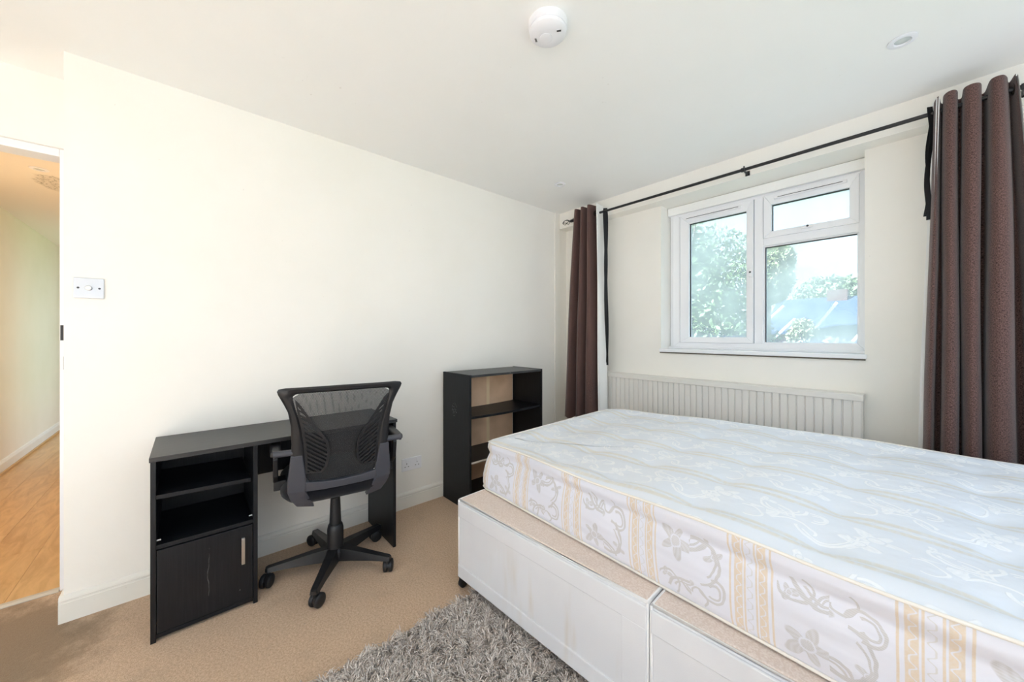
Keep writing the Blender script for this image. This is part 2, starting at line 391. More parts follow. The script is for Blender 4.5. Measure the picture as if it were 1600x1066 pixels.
# hall
HX = -.325; HE = -6.4; HY = -1.2
fh = struct('floor_hall', 'golden beech laminate floor of the hall', me=MB().box(HE, HX, -1.6, -.30, -.12, -.010).mesh('floor_hall'), mat=Mat('laminate_underlay', (.25, .15, .07), .8))
M_lam = Mat('beech_laminate', rough=.28, spec=.5); c = M_lam.coords(); oi = M_lam.node('ShaderNodeObjectInfo'); rnd = N(M_lam.nt, oi.outputs['Random'])
lx, ly, lz = M_lam.sep(c); cc = M_lam.comb(lx+rnd*7, ly*5+rnd*3, rnd*9)
gr = M_lam.noise(cc, 3.2, 4, .6, 1.2)
M_lam.color(M_lam.mix(rnd*.25, M_lam.mix(gr.step(.3, .75), (.68, .42, .18), (.47, .25, .085)), (.74, .52, .27)))
pw, pl = .193, 1.25
pm = MB().box(-pl/2+.0006, pl/2-.0006, -pw/2+.0005, pw/2-.0005, -.008, 0).mesh('plank'); pm.materials.append(M_lam.m)
for j in range(5):
    off = (j*.47) % 1.0*pl
    for i in range(6):
        xc = HX-.02-pl/2-i*pl+off*.6
        if xc+pl/2 > HX: xc = None
        if xc is None or xc-pl/2 < HE: continue
        obj('plank', pm, None, fh, (xc, HY+.012+pw*(j+.5), -.001))
    # a cut plank closing the row at the threshold
    x1 = HX; x0 = HX-.02+off*.6
    x0 = x0 if x0 < HX else HX-.02+off*.6-pl
    if x1-x0 > .03:
        q = MB().box((x0-x1)/2+.0006, (x1-x0)/2-.0002, -pw/2+.0005, pw/2-.0005, -.008, 0).mesh('plank'); q.materials.append(M_lam.m)
        obj('plank', q, None, fh, ((x0+x1)/2, HY+.012+pw*(j+.5), -.001))
struct('wall_hall', 'warm cream hall wall seen through the doorway', me=MB().box(HE, -.40, HY-.2, HY, -.12, 2.27).mesh('wall_hall'), mat=M_hallwall)
m = MB(); m.box(-3.35, -.40, -.33, -.28, -.12, 2.27); m.box(HE, -4.75, -.33, -.28, -.12, 2.27); m.box(-4.75, -3.35, -.33, -.28, 2.1, 2.27)
struct('wall_hall_side', 'cream hall wall with an opening to a bright room', me=m.mesh('wall_hall_side'), mat=M_hallwall)
struct('wall_hall_end', 'cream wall closing the far end of the hall', me=MB().box(HE-.1, HE, HY-.2, -.28, -.12, 2.27).mesh('wall_hall_end'), mat=M_hallwall)
M_hc = Mat('hall_ceiling_paint', rough=.7); c = M_hc.coords(); x, y, z = M_hc.sep(c)
mould = (((x+1.82)/.22)*((x+1.82)/.22)+((y+.72)/.11)*((y+.72)/.11)).sqrt()+(M_hc.noise(c, 9, 3)-.5)*.9
mk = (1-mould.step(.8, 1.0))*(M_hc.noise(c, 55, 3, .7).step(.5, .62)*.6+.2)
M_hc.color(M_hc.mix(mk, (.86, .80, .72), (.22, .19, .13)))
struct('ceiling_hall', 'pale hall ceiling with a patch of dark mould', me=MB().box(HE-.1, -.40, HY-.2, -.28, 2.27, 2.5).mesh('ceiling_hall'), mat=M_hc)
skb = [(HY, 0), (HY+.016, 0), (HY+.016, .085), (HY+.008, .105), (HY, .11)]
m = MB(); m.loft([[(xx, p[0], p[1]) for p in skb] for xx in (HE, -.40)]); bh = struct('baseboard_hall', 'white skirting board along the hall wall', me=m.mesh('baseboard_hall'), mat=M_gloss)
bx('beading', Mat('beech_beading', (.55, .33, .13), .4), bh, HE, -.40, HY+.016, HY+.032, -.002, .018)

# ------------------------------------------------------------------ window
w1 = struct('window_1', 'white upvc window with side casement, fanlight and fixed pane', (1.55, 2.95, 1.046))
def wb(name, mat, x0, x1, z0, z1, y0, y1, parent=w1, bevel=.004):
    return bx(name, mat, parent, x0-1.55, x1-1.55, y0-2.95, y1-2.95, z0-1.046, z1-1.046, bevel)
def rect_frame(name, x0, x1, z0, z1, t, y0, y1, mat=M_upvc):
    """mitred rectangular frame; t = (left, right, bottom, top)"""
    m = MB(); l, r, b, tp = t
    O = [(x0, z0), (x1, z0), (x1, z1), (x0, z1)]; I = [(x0+l, z0+b), (x1-r, z0+b), (x1-r, z1-tp), (x0+l, z1-tp)]
    f = lambda p, y: (p[0]-1.55, y-2.95, p[1]-1.046)
    for i in range(4):
        j = (i+1) % 4
        for (A, B) in (((O[i], O[j]), (I[j], I[i])),):
            q = [A[0], A[1], B[0], B[1]]
            va = [m.bm.verts.new(f(p, y0+(0 if k < 2 else .004))) for k, p in enumerate(q)]; vb = [m.bm.verts.new(f(p, y1)) for p in q]
            m.bm.faces.new(va); m.bm.faces.new(vb[::-1])
            for k in range(4): m.bm.faces.new([va[k], vb[k], vb[(k+1) % 4], va[(k+1) % 4]])
    return m.build(name, mat, w1, bevel=.0025)
wb('sill', M_upvc, .960, 2.142, 1.046, 1.072, YW-.012, YO)
wb('sill_gap', Mat('sooty_gap', (.12, .10, .08), .9), .965, 2.137, 1.038, 1.046, YW-.010, YW+.02, bevel=0)
rect_frame('outer_frame', 1.0, 2.133, 1.085, 2.165, (.055, .035, .036, .045), 2.935, 3.0)
wb('packer', M_upvc, .972, 1.0, 1.072, 2.2, 2.955, 3.0)
wb('lower_track', M_upvc, .975, 2.133, 1.072, 1.088, 2.915, 3.0)
wb('mullion', M_upvc, 1.570, 1.622, 1.12, 2.125, 2.937, 3.0)
wb('transom', M_upvc, 1.62, 2.10, 1.785, 1.838, 2.937, 3.0)
rect_frame('casement_sash', 1.065, 1.567, 1.122, 2.12, (.068, .042, .042, .070), 2.922, 2.985)
rect_frame('fanlight_sash', 1.628, 2.10, 1.836, 2.125, (.044, .042, .040, .070), 2.922, 2.985)
rect_frame('glazing_bead', 1.621, 2.10, 1.118, 1.788, (.012, .010, .012, .012), 2.945, 2.985)
M_gasket = Mat('black_gasket', (.03, .03, .035), .6)
for (x0, x1, z0, z1, mt) in ((1.133, 1.525, 1.164, 2.05, M_glass1), (1.672, 2.058, 1.876, 2.055, M_glass1), (1.633, 2.09, 1.130, 1.776, M_glass2)):
    wb('pane', mt, x0, x1, z0, z1, 2.964, 2.966, bevel=0)
    wb('gasket', M_gasket, x0, x1, z1-.004, z1, 2.945, 2.963, bevel=0); wb('gasket', M_gasket, x0, x0+.003, z0, z1, 2.945, 2.963, bevel=0)
wb('trickle_vent', M_white, 1.10, 1.50, 2.078, 2.096, 2.908, 2.922); wb('trickle_vent', M_white, 1.69, 2.05, 2.083, 2.101, 2.908, 2.922)
wb('vent_slot', M_dark, 1.12, 1.48, 2.0855, 2.0885, 2.906, 2.9085, bevel=0); wb('vent_slot', M_dark, 1.71, 2.03, 2.0905, 2.0935, 2.906, 2.9085, bevel=0)
wb('head_board', M_ceil, .975, 2.131, 2.137, 2.199, 2.905, 2.935, bevel=.003)
for (x0, x1, z0, z1, kx, kz) in ((1.543, 1.565, 1.58, 1.65, 1.553, 1.615), (1.83, 1.89, 1.855, 1.872, 1.866, 1.866)):
    lk = wb('lock', M_white, x0, x1, z0, z1, 2.905, 2.923)
    m = MB(); m.lathe([(.0, -.004), (.006, -.004), (.0065, 0), (.0, 0)], n=14, M=Matrix.Rotation(R(90), 4, 'X')); o = m.build('keyhole', M_dark, lk, (kx-1.55, 2.904-2.95, kz-1.046))

# ------------------------------------------------------------------ outside
def foliage(name, mat, parent, blobs, n, size):
    P = []; 
    for (cx, cy, cz, rx, ry, rz, k) in blobs:
        m_ = int(n*k); d = rng.normal(size=(m_, 3)); d /= np.linalg.norm(d, axis=1)[:, None]; r = rng.random(m_)**.45
        P.append(d*r[:, None]*np.array([rx, ry, rz])+np.array([cx, cy, cz]))
    P = np.concatenate(P); k = len(P); a = rng.normal(size=(k, 3)); a /= np.linalg.norm(a, axis=1)[:, None]
    b = np.cross(a, rng.normal(size=(k, 3))); b /= np.linalg.norm(b, axis=1)[:, None]; s = size*(.6+.8*rng.random(k))[:, None]
    V = np.stack([P-a*s, P+b*s*.45, P+a*s, P-b*s*.45], 1).reshape(-1, 3); F = np.arange(4*k).reshape(-1, 4)
    me = bpy.data.meshes.new(name); me.from_pydata(V.tolist(), [], F.tolist()); o = obj(name, me, mat, parent); o['kind'] = 'stuff'; return o
def leaf_mat(name, c1, c2):
    m = Mat(name, c1, .6); g = m.node('ShaderNodeNewGeometry'); r = N(m.nt, g.outputs['Random Per Island'])
    m.color(m.mix(r, c1, c2)); return m
M_bark = Mat('grey_brown_bark', (.12, .09, .065), .9)
def tree(label, loc, blobs, n, size, lm, th, tr=.16):
    t = thing('tree', label, 'tree', loc); z0 = 0
    pts = [(0, 0, 0), (.05, .03, th*.35), (-.04, .05, th*.7), (.03, 0, th)]
    m = MB(); m.tube(pts, [tr, tr*.8, tr*.6, tr*.25], 10)
    for k in range(6):
        a = k*1.05; z = th*(.45+.08*k); q = tr/.16; m.tube([(0, 0, z), (.5*q*math.cos(a), .5*q*math.sin(a), z+.5*q), (1.1*q*math.cos(a), 1.1*q*math.sin(a), z+1.2*q)], [tr*.35, tr*.2, tr*.08], 6)
    m.build('trunk', M_bark, t, smooth=True)
    foliage('foliage', lm, t, blobs, n, size); return t
GZ = -2.7
struct('ground', 'grassy garden below the window', me=MB().box(-30, 30, YO+.3, 60, GZ-.2, GZ).mesh('ground'), mat=Mat('garden_grass', (.06, .09, .03), .9))
tree('tall leafy green tree filling the casement view', (-1.4, 9.0, GZ), [(0, 0, 3.2, 1.9, 1.5, 2.0, .45), (.15, .2, 5.0, 1.5, 1.3, 1.5, .3), (-.5, 0, 5.7, 1.1, 1.1, 1.3, .15), (1.2, .3, 2.6, .9, .9, 1.4, .15)], 30000, .062, leaf_mat('tree_leaves', (.05, .085, .03), (.13, .18, .07)), 6.2)
tree('slender tree with pale yellow-green leaves beside the window mullion', (-.30, 11.25, GZ), [(0, 0, 5.35, .55, .55, .70, .6), (.1, 0, 5.8, .45, .45, .45, .4)], 9000, .06, leaf_mat('pale_leaves', (.12, .15, .06), (.30, .31, .16)), 5.6, .1)
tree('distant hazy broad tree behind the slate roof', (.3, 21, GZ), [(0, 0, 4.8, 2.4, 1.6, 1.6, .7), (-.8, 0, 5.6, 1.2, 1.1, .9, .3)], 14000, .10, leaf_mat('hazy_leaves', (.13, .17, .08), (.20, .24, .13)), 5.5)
tree('low pale shrub below the white glazing bars', (.86, 8.5, GZ), [(0, 0, 3.85, .24, .3, .36, .55), (.35, .1, 3.6, .4, .35, .25, .45)], 2600, .042, leaf_mat('shrub_leaves', (.13, .15, .07), (.30, .30, .20)), 3.0, .05)
nb = thing('outbuilding', 'blue-grey slate roofed building with white glazing bars beyond the window', 'building', (1.2, 13.0, GZ))
M_slate = Mat('blue_grey_slate', (.035, .05, .09), 1, spec=0)
bx('wall', Mat('brick_red', (.2, .11, .08), .9), nb, -1.9, 4.0, 0, 2.6, 0, 4.1)
m = MB(); m.prism([(-.25, 4.0), (1.3, 5.0), (2.85, 4.0), (2.85, 3.9), (1.3, 4.88), (-.25, 3.9)], lambda u, v, w: (w, u, v), -2.0, 4.1); m.build('roof', M_slate, nb)
bx('chimney', Mat('chimney_brick', (.10, .055, .05), 1, spec=0), nb, -.75, -.3, 1.1, 1.5, 4.7, 5.2)
def out(x, z, y): k = y/9.5; return (CAM.x+(x-CAM.x)*k-1.2, y-13.0, CAM.z+(z-CAM.z)*k-GZ)   # sighted at 9.5 m, moved out to where the lean-to stands
for (xa, za, xb, zb) in ((.02, 1.43, .36, 1.79), (.10, 1.0, .56, 1.51), (.72, 1.05, 1.22, 1.81), (1.45, 1.05, 1.95, 1.81)):
    m = MB(); m.tube([out(xa, za, 11.85), out(xb, zb, 12.6)], .034, 6); m.build('glazing_bar', M_white, nb)
bx('lean_to', Mat('pale_render', (.22, .21, .20), .9), nb, -1.35, 3.5, -1.1, 0, 0, 3.70)

# ------------------------------------------------------------------ desk
desk = thing('desk', 'black ash desk with open shelves and a cupboard against the cream wall', 'desk', (.21, .378, 0))
def dk(name, mat, x0, x1, y0, y1, z0, z1, bevel=.001, parent=None):
    return bx(name, mat, parent or desk, x0-.21, x1-.21, y0-.378, y1-.378, z0, z1, bevel)
dk('desktop', M_blacktop, .019, .407, -.113, .869, .694, .712)
dk('side_panel', M_black, .019, .400, -.110, -.094, 0, .694)
dk('side_panel', M_black, .019, .400, .212, .228, 0, .694)
dk('side_panel', M_black, .019, .400, .849, .865, 0, .694)
dk('back_panel', M_black, .020, .026, -.094, .212, .02, .694)
dk('modesty_panel', M_black, .045, .060, .228, .849, .455, .694)
sh = MB(); sh.box(.026-.21, .394-.21, -.094-.378, .212-.378, -.008, .008); sh = sh.build('shelf', M_black, desk, (0, 0, .541), bevel=.001); sh.rotation_euler = (R(-1.6), 0, 0); sh.location.z = .541; sh.location.y = -.009
dk('shelf', M_black, .026, .396, -.094, .212, .354, .370)
dk('bottom_board', M_black, .026, .396, -.094, .212, .012, .028)
dm = MB(); dm.box(-.008, .008, -.151, .151, 0, .318); door = dm.build('cupboard_door', M_door, desk, (.392-.21, .059-.378, .032), bevel=.0015)
hm = MB(); hm.box(.018, .028, -.006, .006, .0, .112); hm.box(.006, .02, -.005, .005, .004, .012); hm.box(.006, .02, -.005, .005, .100, .108)
tag(hm.build('handle', M_chrome, door, (0, .116, .165), bevel=.001), 'satin chrome bar handle')
for yy, e in ((-.094, .012), (.212, -.012)):
    m = MB(); m.tube([(.36-.21, yy-.378, .375), (.36-.21, yy-.378+e, .375)], .0035, 6); m.build('shelf_peg', M_chrome, desk)

# ------------------------------------------------------------------ office chair (local +Y = towards the camera, +X = picture left)
ch = thing('office_chair', 'black mesh-back swivel office chair on five castors at the desk', 'office chair', (.372, .556, 0), R(-99))
def yback(X, Z):
    t = (Z-.45)/.5
    return .175+.055*t+.035*max(t, 0)**2-.30*X*X
CXO = -.008
st = [((0, .958), (0, .932)), ((.12, .957), (.10, .932)), ((.225, .9565), (.170, .931)), ((.250, .953), (.190, .928)), ((.256, .944), (.199, .920)), ((.252, .93), (.199, .905)), ((.233, .89), (.189, .86)),
      ((.217, .852), (.178, .82)), ((.206, .79), (.166, .765)), ((.203, .70), (.157, .70)), ((.206, .61), (.152, .62)), ((.212, .54), (.150, .565)), ((.215, .505), (.146, .542)), ((.195, .484), (.134, .526)),
      ((.148, .482), (.112, .518)), ((.08, .479), (.07, .513)), ((0, .478), (0, .512))]
loop = st+[((-a[0], a[1]), (-b[0], b[1])) for a, b in st[-2:0:-1]]
def bk(X, Z, dy=0): return (X+CXO, yback(X, Z)+dy, Z)
m = MB(); rings = []
for a, b in loop:
    mid = ((a[0]+b[0])/2, (a[1]+b[1])/2)
    rings.append([bk(*a, -.010), bk(*a, .006), bk(a[0]*.75+b[0]*.25, a[1]*.75+b[1]*.25, .014), bk(a[0]*.25+b[0]*.75, a[1]*.25+b[1]*.75, .013), bk(*b, .004), bk(*b, -.010)])
rings.append(rings[0]); m.loft(rings, True, False); bmesh.ops.remove_doubles(m.bm, verts=m.bm.verts, dist=1e-5)
m.build('back_frame', M_plastic, ch, smooth=40)
# grey lower yoke: wraps the sides and sweeps forward under the seat
for s in (1, -1):
    m = MB()
    Yk = lambda X, Z, dy: (s*X+CXO, yback(X, Z)+dy-(.035*((.50-Z)/.1)**1.5 if Z < .50 else 0), Z)
    P = [(.206, .655), (.211, .60), (.218, .54), (.218, .49), (.206, .45), (.182, .410), (.112, .392), (.124, .425), (.140, .468), (.150, .486), (.146, .530), (.154, .60), (.163, .655)]
    A = [m.bm.verts.new(Yk(*p, .016)) for p in P]; B = [m.bm.verts.new(Yk(*p, -.022)) for p in P]; n = len(P)
    for i in range(n): m.bm.faces.new([A[i], B[i], B[(i+1) % n], A[(i+1) % n]])
    for Lq, fl in ((A, 1), (B, -1)):
        for i in range(6):
            a, b_, c_, d_ = Lq[i], Lq[i+1], Lq[n-2-i], Lq[n-1-i]
            q = [a, b_, c_, d_] if b_ is not c_ else [a, b_, d_]
            q = list(dict.fromkeys(q)); m.bm.faces.new(q if fl > 0 else q[::-1])
    m.build('yoke', M_pgrey, ch, bevel=.004)
m = MB(); bar = [(-.15, .485, .529), (-.08, .482, .518), (0, .481, .515), (.08, .482, .518), (.15, .485, .529)]
m.loft([[bk(X, z0, -.014), bk(X, z0, .017), bk(X, z1, .017), bk(X, z1, -.014)] for X, z0, z1 in bar]); m.build('yoke_bar', M_pgrey, ch, bevel=.003)
# net
def innerX(Z):
    pz = [b for a, b in st]; 
    for (x0, z0), (x1, z1) in zip(pz, pz[1:]):
        if z1 <= Z <= z0 and z0 > z1: return x0+(x1-x0)*(z0-Z)/(z0-z1)
    return .1
zs = np.linspace(.931, .520, 22); m = MB()
m.grid([[bk(innerX(z)*t, z, -.004) for t in np.linspace(-1.02, 1.02, 13)] for z in zs]); net = m.build('mesh_back', M_net, ch, smooth=True); net['label'] = 'see-through black mesh net'
# slatted lumbar wings
wing = [(.192, .905), (.176, .888), (.107, .772), (.078, .730), (.062, .700), (.055, .660), (.058, .615), (.068, .580), (.086, .561), (.15, .566), (.152, .62), (.158, .70), (.168, .775), (.180, .83)]
def clip(poly, nx, ny, c):
    out = []
    for i in range(len(poly)):
        p, q = poly[i], poly[(i+1) % len(poly)]; dp = p[0]*nx+p[1]*ny-c; dq = q[0]*nx+q[1]*ny-c
        if dp >= 0: out.append(p)
        if dp*dq < 0: t = dp/(dp-dq); out.append((p[0]+(q[0]-p[0])*t, p[1]+(q[1]-p[1])*t))
    return out
for s in (1, -1):
    m = MB(); cxw = sum(p[0] for p in wing)/len(wing); czw = sum(p[1] for p in wing)/len(wing)
    ins = []
    n = len(wing)
    for i in range(n):
        p = Vector(wing[i]); a = (Vector(wing[(i+1) % n])-p).normalized(); b = (p-Vector(wing[i-1])).normalized()
        nn = Vector((-(a.y+b.y), a.x+b.x)).normalized(); q = p+nn*.010
        if (q-Vector((.115, .68))).length > (p-Vector((.115, .68))).length: q = p-nn*.010
        ins.append(tuple(q))
    F = lambda u, v, w: (s*u+CXO, yback(u, v)+w, v)
    for i in range(n):
        j = (i+1) % n; m.prism([wing[i], wing[j], ins[j], ins[i]], F, .002, .011)
    dx, dz = .62, .78   # slot direction normal: slats fall away from the spine
    k = -.2
    nx, nz = -.60, .80
    cs = [p[0]*nx+p[1]*nz for p in wing]; c0, c1 = min(cs), max(cs); per = .0152
    t = c0
    while t < c1:
        pl_ = clip(clip(wing, nx, nz, t), -nx, -nz, -(t+.0075))
        if len(pl_) >= 3:
            try: m.prism(pl_, F, .003, .010)
            except Exception: pass
        t += per
    o = m.build('lumbar_wing', M_plastic, ch); o['label'] = 'slatted plastic lumbar wing'
# seat
def superbox(m, cx, cy, cz, a, b, h, e=4, n=40, lev=((-1, .80), (-.75, .93), (-.3, 1), (.3, 1), (.75, .93), (1, .75))):
    rings = []
    for f, k in lev:
        r = []
        for i in range(n):
            t = i*2*PI/n; c_, s_ = math.cos(t), math.sin(t)
            r.append((cx+k*a*math.copysign(abs(c_)**(2/e), c_), cy+k*b*math.copysign(abs(s_)**(2/e), s_), cz+h*f))
        rings.append(r)
    return m.loft(rings)
m = MB(); superbox(m, CXO, -.065, .455, .245, .240, .047); m.build('seat', M_seat, ch, smooth=True)
m = MB(); m.box(-.07, .07, -.13, .05, .382, .415); m.build('tilt_mechanism', M_plastic, ch, bevel=.008)
m = MB(); m.tube([(-.08, -.02, .375), (-.24, -.03, .372)], .006, 8); m.build('height_lever', M_plastic, ch, smooth=True)
# arms
for s in (1, -1):
    m = MB(); m.tube([(s*.165+CXO, .192, .668), (s*.262+CXO, .185, .668)], .014, 12); m.tube([(s*.262+CXO, .185, .668), (s*.270+CXO, .185, .668)], .017, 12); arm = m.build('arm_bracket', M_pgrey, ch, smooth=40)
    path = [(.185, .667), (.10, .667), (0, .667), (-.10, .664), (-.16, .650)]
    m = MB(); rings = []
    for i, (Y_, Z_) in enumerate(path):
        w = .022 if 0 < i < 4 else .018
        rings.append([(s*.262+CXO-w, Y_, Z_-.010), (s*.262+CXO+w, Y_, Z_-.010), (s*.262+CXO+w, Y_, Z_+.008), (s*.262+CXO+w*.7, Y_, Z_+.015), (s*.262+CXO-w*.7, Y_, Z_+.015), (s*.262+CXO-w, Y_, Z_+.008)])
    m.loft(rings); m.build('arm_pad', M_plastic, ch, bevel=.004)
    m = MB(); pp = [(.09, .665), (.105, .62), (.09, .54), (.04, .50), (-.02, .485)]; pq = [(.05, .665), (.065, .625), (.055, .565), (.02, .53), (-.03, .515)]
    rings = [[(s*.272+CXO, a[0], a[1]), (s*.252+CXO, a[0], a[1]), (s*.252+CXO, b[0], b[1]), (s*.272+CXO, b[0], b[1])] for a, b in zip(pp, pq)]
    m.loft(rings); m.box(*(sorted((s*.22+CXO, s*.27+CXO))), -.05, .03, .455, .50); m.build('arm_support', M_plastic, ch, bevel=.004)
# column and star base
m = MB(); m.lathe([(.038, .075), (.038, .20), (.033, .222), (.030, .225), (.030, .226)], n=24); m.build('gas_lift_sleeve', M_plastic, ch, smooth=40)
m = MB(); m.lathe([(.028, .222), (.025, .30), (.022, .36)], n=24); m.build('gas_lift', M_rubber, ch, smooth=40)
m = MB(); m.lathe([(.030, .050), (.048, .058), (.050, .092), (.042, .108), (.036, .112)], n=30); hub = m.build('base_hub', M_plastic, ch, smooth=40)
legm = MB(); legm.loft([[(r_, -w, z0), (r_, w, z0), (r_, w*.72, z1), (r_, -w*.72, z1)] for r_, w, z0, z1 in ((.03, .029, .052, .112), (.10, .027, .060, .108), (.20, .022, .066, .096), (.287, .018, .067, .087), (.296, .014, .069, .083))]); legm = legm.mesh('leg'); legm.materials.append(M_plastic.m)
wheel = MB()
for s in (1, -1):
    wheel.lathe([(.008, s*.004), (.0275, s*.004), (.0300, s*.008), (.0300, s*.018), (.026, s*.0225), (.014, s*.025), (.0, s*.0245)], n=24, M=Matrix.Rotation(R(90), 4, 'X'))
wheel = wheel.mesh('wheel', 40); wheel.materials.append(M_rubber.m)
hood = MB(); hood.loft([[(.024*math.cos(a)*q, y_, .024*math.sin(a)*q) for a in np.linspace(R(10), R(190), 12) for q in (1,)]+[(.017*math.cos(a), y_, .017*math.sin(a)) for a in np.linspace(R(190), R(10), 12)] for y_ in (-.0038, .0038)]); hood.tube([(-.016, 0, .018), (-.016, 0, .052)], .0075, 10)
hood = hood.mesh('castor_stem', 40); hood.materials.append(M_plastic.m)
for k, a in enumerate((-5.7, 66.5, 139.0, 211.5, 284.0)):
    lg = obj('leg', legm, None, ch); lg.rotation_euler = (0, 0, R(a)); lg['label'] = 'tapered black leg of the star base'
    er = .283; swiv = R((64, 221, 249, 9, 304)[k])
    cst = bpy.data.objects.new('castor', None); COL.objects.link(cst); cst.parent = ch
    off = Vector((math.cos(swiv), math.sin(swiv)))*.016
    cst.location = (er*math.cos(R(a))+off.x, er*math.sin(R(a))+off.y, .0302); cst.rotation_euler = (0, 0, swiv)
    obj('wheel', wheel, None, cst); obj('castor_stem', hood, None, cst)

# ------------------------------------------------------------------ bookcase
bc = thing('bookcase', 'low black bookcase with bare brown back standing by the mattress corner', 'bookcase', (.02, 1.392, 0))
def bb(name, mat, x0, x1, y0, y1, z0, z1, bevel=.001): return bx(name, mat, bc, x0, x1, y0, y1, z0, z1, bevel)
bb('side_panel', M_bside, 0, .335, 0, .016, 0, .912); bb('side_panel', M_black, 0, .335, .680, .696, 0, .912)
bb('top', M_blacktop, 0, .333, .016, .680, .894, .910)
def bowed(name, z, sag, mat):
    m = MB(); m.loft([[(.008, y_, z-sag*math.sin(PI*(y_-.016)/.664)), (.325, y_, z-sag*math.sin(PI*(y_-.016)/.664)), (.325, y_, z+.016-sag*math.sin(PI*(y_-.016)/.664)), (.008, y_, z+.016-sag*math.sin(PI*(y_-.016)/.664))] for y_ in np.linspace(.016, .680, 13)])
    return m.build(name, mat, bc)
bowed('shelf', .615, .006, M_black); bowed('shelf', .312, .004, M_black)
bb('edge_strip', M_rawedge, .325, .328, .018, .50, .313, .326); bb('shelf', M_black, .008, .325, .016, .680, .045, .061); bb('plinth', M_black, .30, .316, .016, .680, 0, .045)
bb('back_board', M_hard, .014, .018, .012, .662, .02, .90, 0)

# ------------------------------------------------------------------ divan base
BA = R(2.47)
dv = thing('divan_base', 'off-white fabric divan bed base in two halves under the mattress', 'bed base', (.907, .942, 0), BA)
for k in (0, 1):
    x0 = .0 if k == 0 else .9265; x1 = x0+.924
    bx('base_section', M_base, dv, x0, x1, 0, 1.35, .052, .408, .012)
    bx('top_cover', M_baseTop, dv, x0+.006, x1-.006, .008, 1.342, .404, .416, .005)
    # recessed front panel outline: raised rails top and bottom, stiles
    bx('rail', M_base, dv, x0+.004, x1-.004, -.005, .004, .335, .402, .004); bx('rail', M_base, dv, x0+.004, x1-.004, -.005, .004, .056, .115, .004)
    if k == 0: bx('stile', M_base, dv, x1-.085, x1-.004, -.005, .004, .11, .34, .004)
    m = MB(); m.tube([(x0+.006, 1.344, .4105), (x0+.006, .006, .4105), (x1-.006, .006, .4105), (x1-.006, 1.344, .4105)], .0062, 8); m.build('piping', M_pipew, dv, smooth=True)
    for xc in (x0+.004, x1-.004):
        m = MB(); m.tube([(xc, .002, .06), (xc, .002, .41)], .004, 8); m.build('corner_piping', M_pipew, dv, smooth=True)
for (cx_, cy_) in ((.012, .020), (.88, .06), (.97, .05), (1.80, .05), (.05, 1.30), (1.80, 1.30)):
    cs = bpy.data.objects.new('castor', None); COL.objects.link(cs); cs.parent = dv; cs.location = (cx_, cy_, 0)
    m = MB(); M_ = Matrix.Rotation(R(90), 4, 'Y')
    m.lathe([(.0, -.011), (.016, -.011), (.0225, -.008), (.0225, .008), (.016, .011), (.0, .011)], (0, 0, .0225), 20, M_); m.build('wheel', M_rubber, cs, smooth=40)
    m = MB(); m.box(-.016, -.012, -.012, .012, .02, .054); m.box(.012, .016, -.012, .012, .02, .054); m.box(-.018, .018, -.016, .016, .046, .054); m.build('fork', M_blackmetal, cs)

# ------------------------------------------------------------------ mattress
mt = thing('mattress', 'white and gold striped damask mattress lying on the divan base', 'mattress', (1.8, 1.7, .417))
X0, X1 = .865, 2.80
def corner_pts():
    """plan outline: near edge left->right, right end, far edge, left end; with rounded corners"""
    q = [(.875, 1.098), (2.80, 1.040), (2.80, 2.395), (.835, 2.345)]; out = []; rad = (.05, .06, .06, .17)
    for i in range(4):
        p = Vector(q[i]); a = (Vector(q[i-1])-p).normalized(); b = (Vector(q[(i+1) % 4])-p).normalized(); r_ = rad[i]
        for k in range(9):
            t = k/8; out.append(tuple((p+a*r_)*(1-t)**2+p*2*t*(1-t)+(p+b*r_)*t*t))
    P = [Vector(p) for p in out]; P.append(P[0]); L = [0]
    for a, b in zip(P, P[1:]): L.append(L[-1]+(b-a).length)
    n = 300; res = []
    for i in range(n):
        s = L[-1]*i/n; k = max(j for j in range(len(L)-1) if L[j] <= s); t = (s-L[k])/(L[k+1]-L[k]); res.append(P[k].lerp(P[k+1], t))
    return res
OUT = corner_pts(); NP = len(OUT); CEN = Vector((1.83, 1.72))
tufts = [(1.05+.285*i, 1.115+.265*j+.01*((i*7+j*3) % 3)) for i in range(7) for j in range(5)]
def ztop(x_, y_):
    z = .640+.042*min(max((x_-.85)/1.1, 0), 1)
    return z
def zdet(x_, y_, k):
    z = ztop(x_, y_)+.006*(1-(1-k)**3)*0
    z += .007*math.sin(3.1*x_+1.3*y_)+.004*math.sin(7*x_-5*y_+1)
    for tx, ty in tufts:
        d2 = (x_-tx)**2+(y_-ty)**2
        if d2 < .05: z -= .012*math.exp(-d2/.0014)+.009*math.exp(-d2/.009)
    return z
arc = [0]
for i in range(NP): arc.append(arc[-1]+(OUT[(i+1) % NP]-OUT[i]).length)
# side: profile rows (fraction of height, outward offset)
prof = [(0, -.012), (.04, .002), (.12, .008), (.3, .011), (.5, .008), (.66, .001), (.74, -.006), (.77, -.0085), (.80, -.005), (.88, .004), (.96, .003), (1.0, -.004)]
nrm = [];
for i in range(NP):
    t = (OUT[(i+1) % NP]-OUT[i-1]).normalized(); nrm.append(Vector((t.y, -t.x)))
def sidept(i, f, o):
    p = OUT[i % NP]; nv = nrm[i % NP]
    zt = ztop(p.x, p.y)+.004*math.sin(9*p.x+3*p.y); lean = 0
    if p.y < 1.2: lean = (.030-.075*min(max((p.x-.9)/1.0, 0), 1))*f   # the near side leans in at the corner and bulges out further along
    rip = .003*math.sin(arc[i % NP]*23+f*5)*math.sin(PI*f)
    return Vector((p.x+nv.x*(o+rip), p.y+nv.y*(o+rip)+lean, .417+(zt-.417)*f))
O3 = Vector((1.8, 1.7, .417))
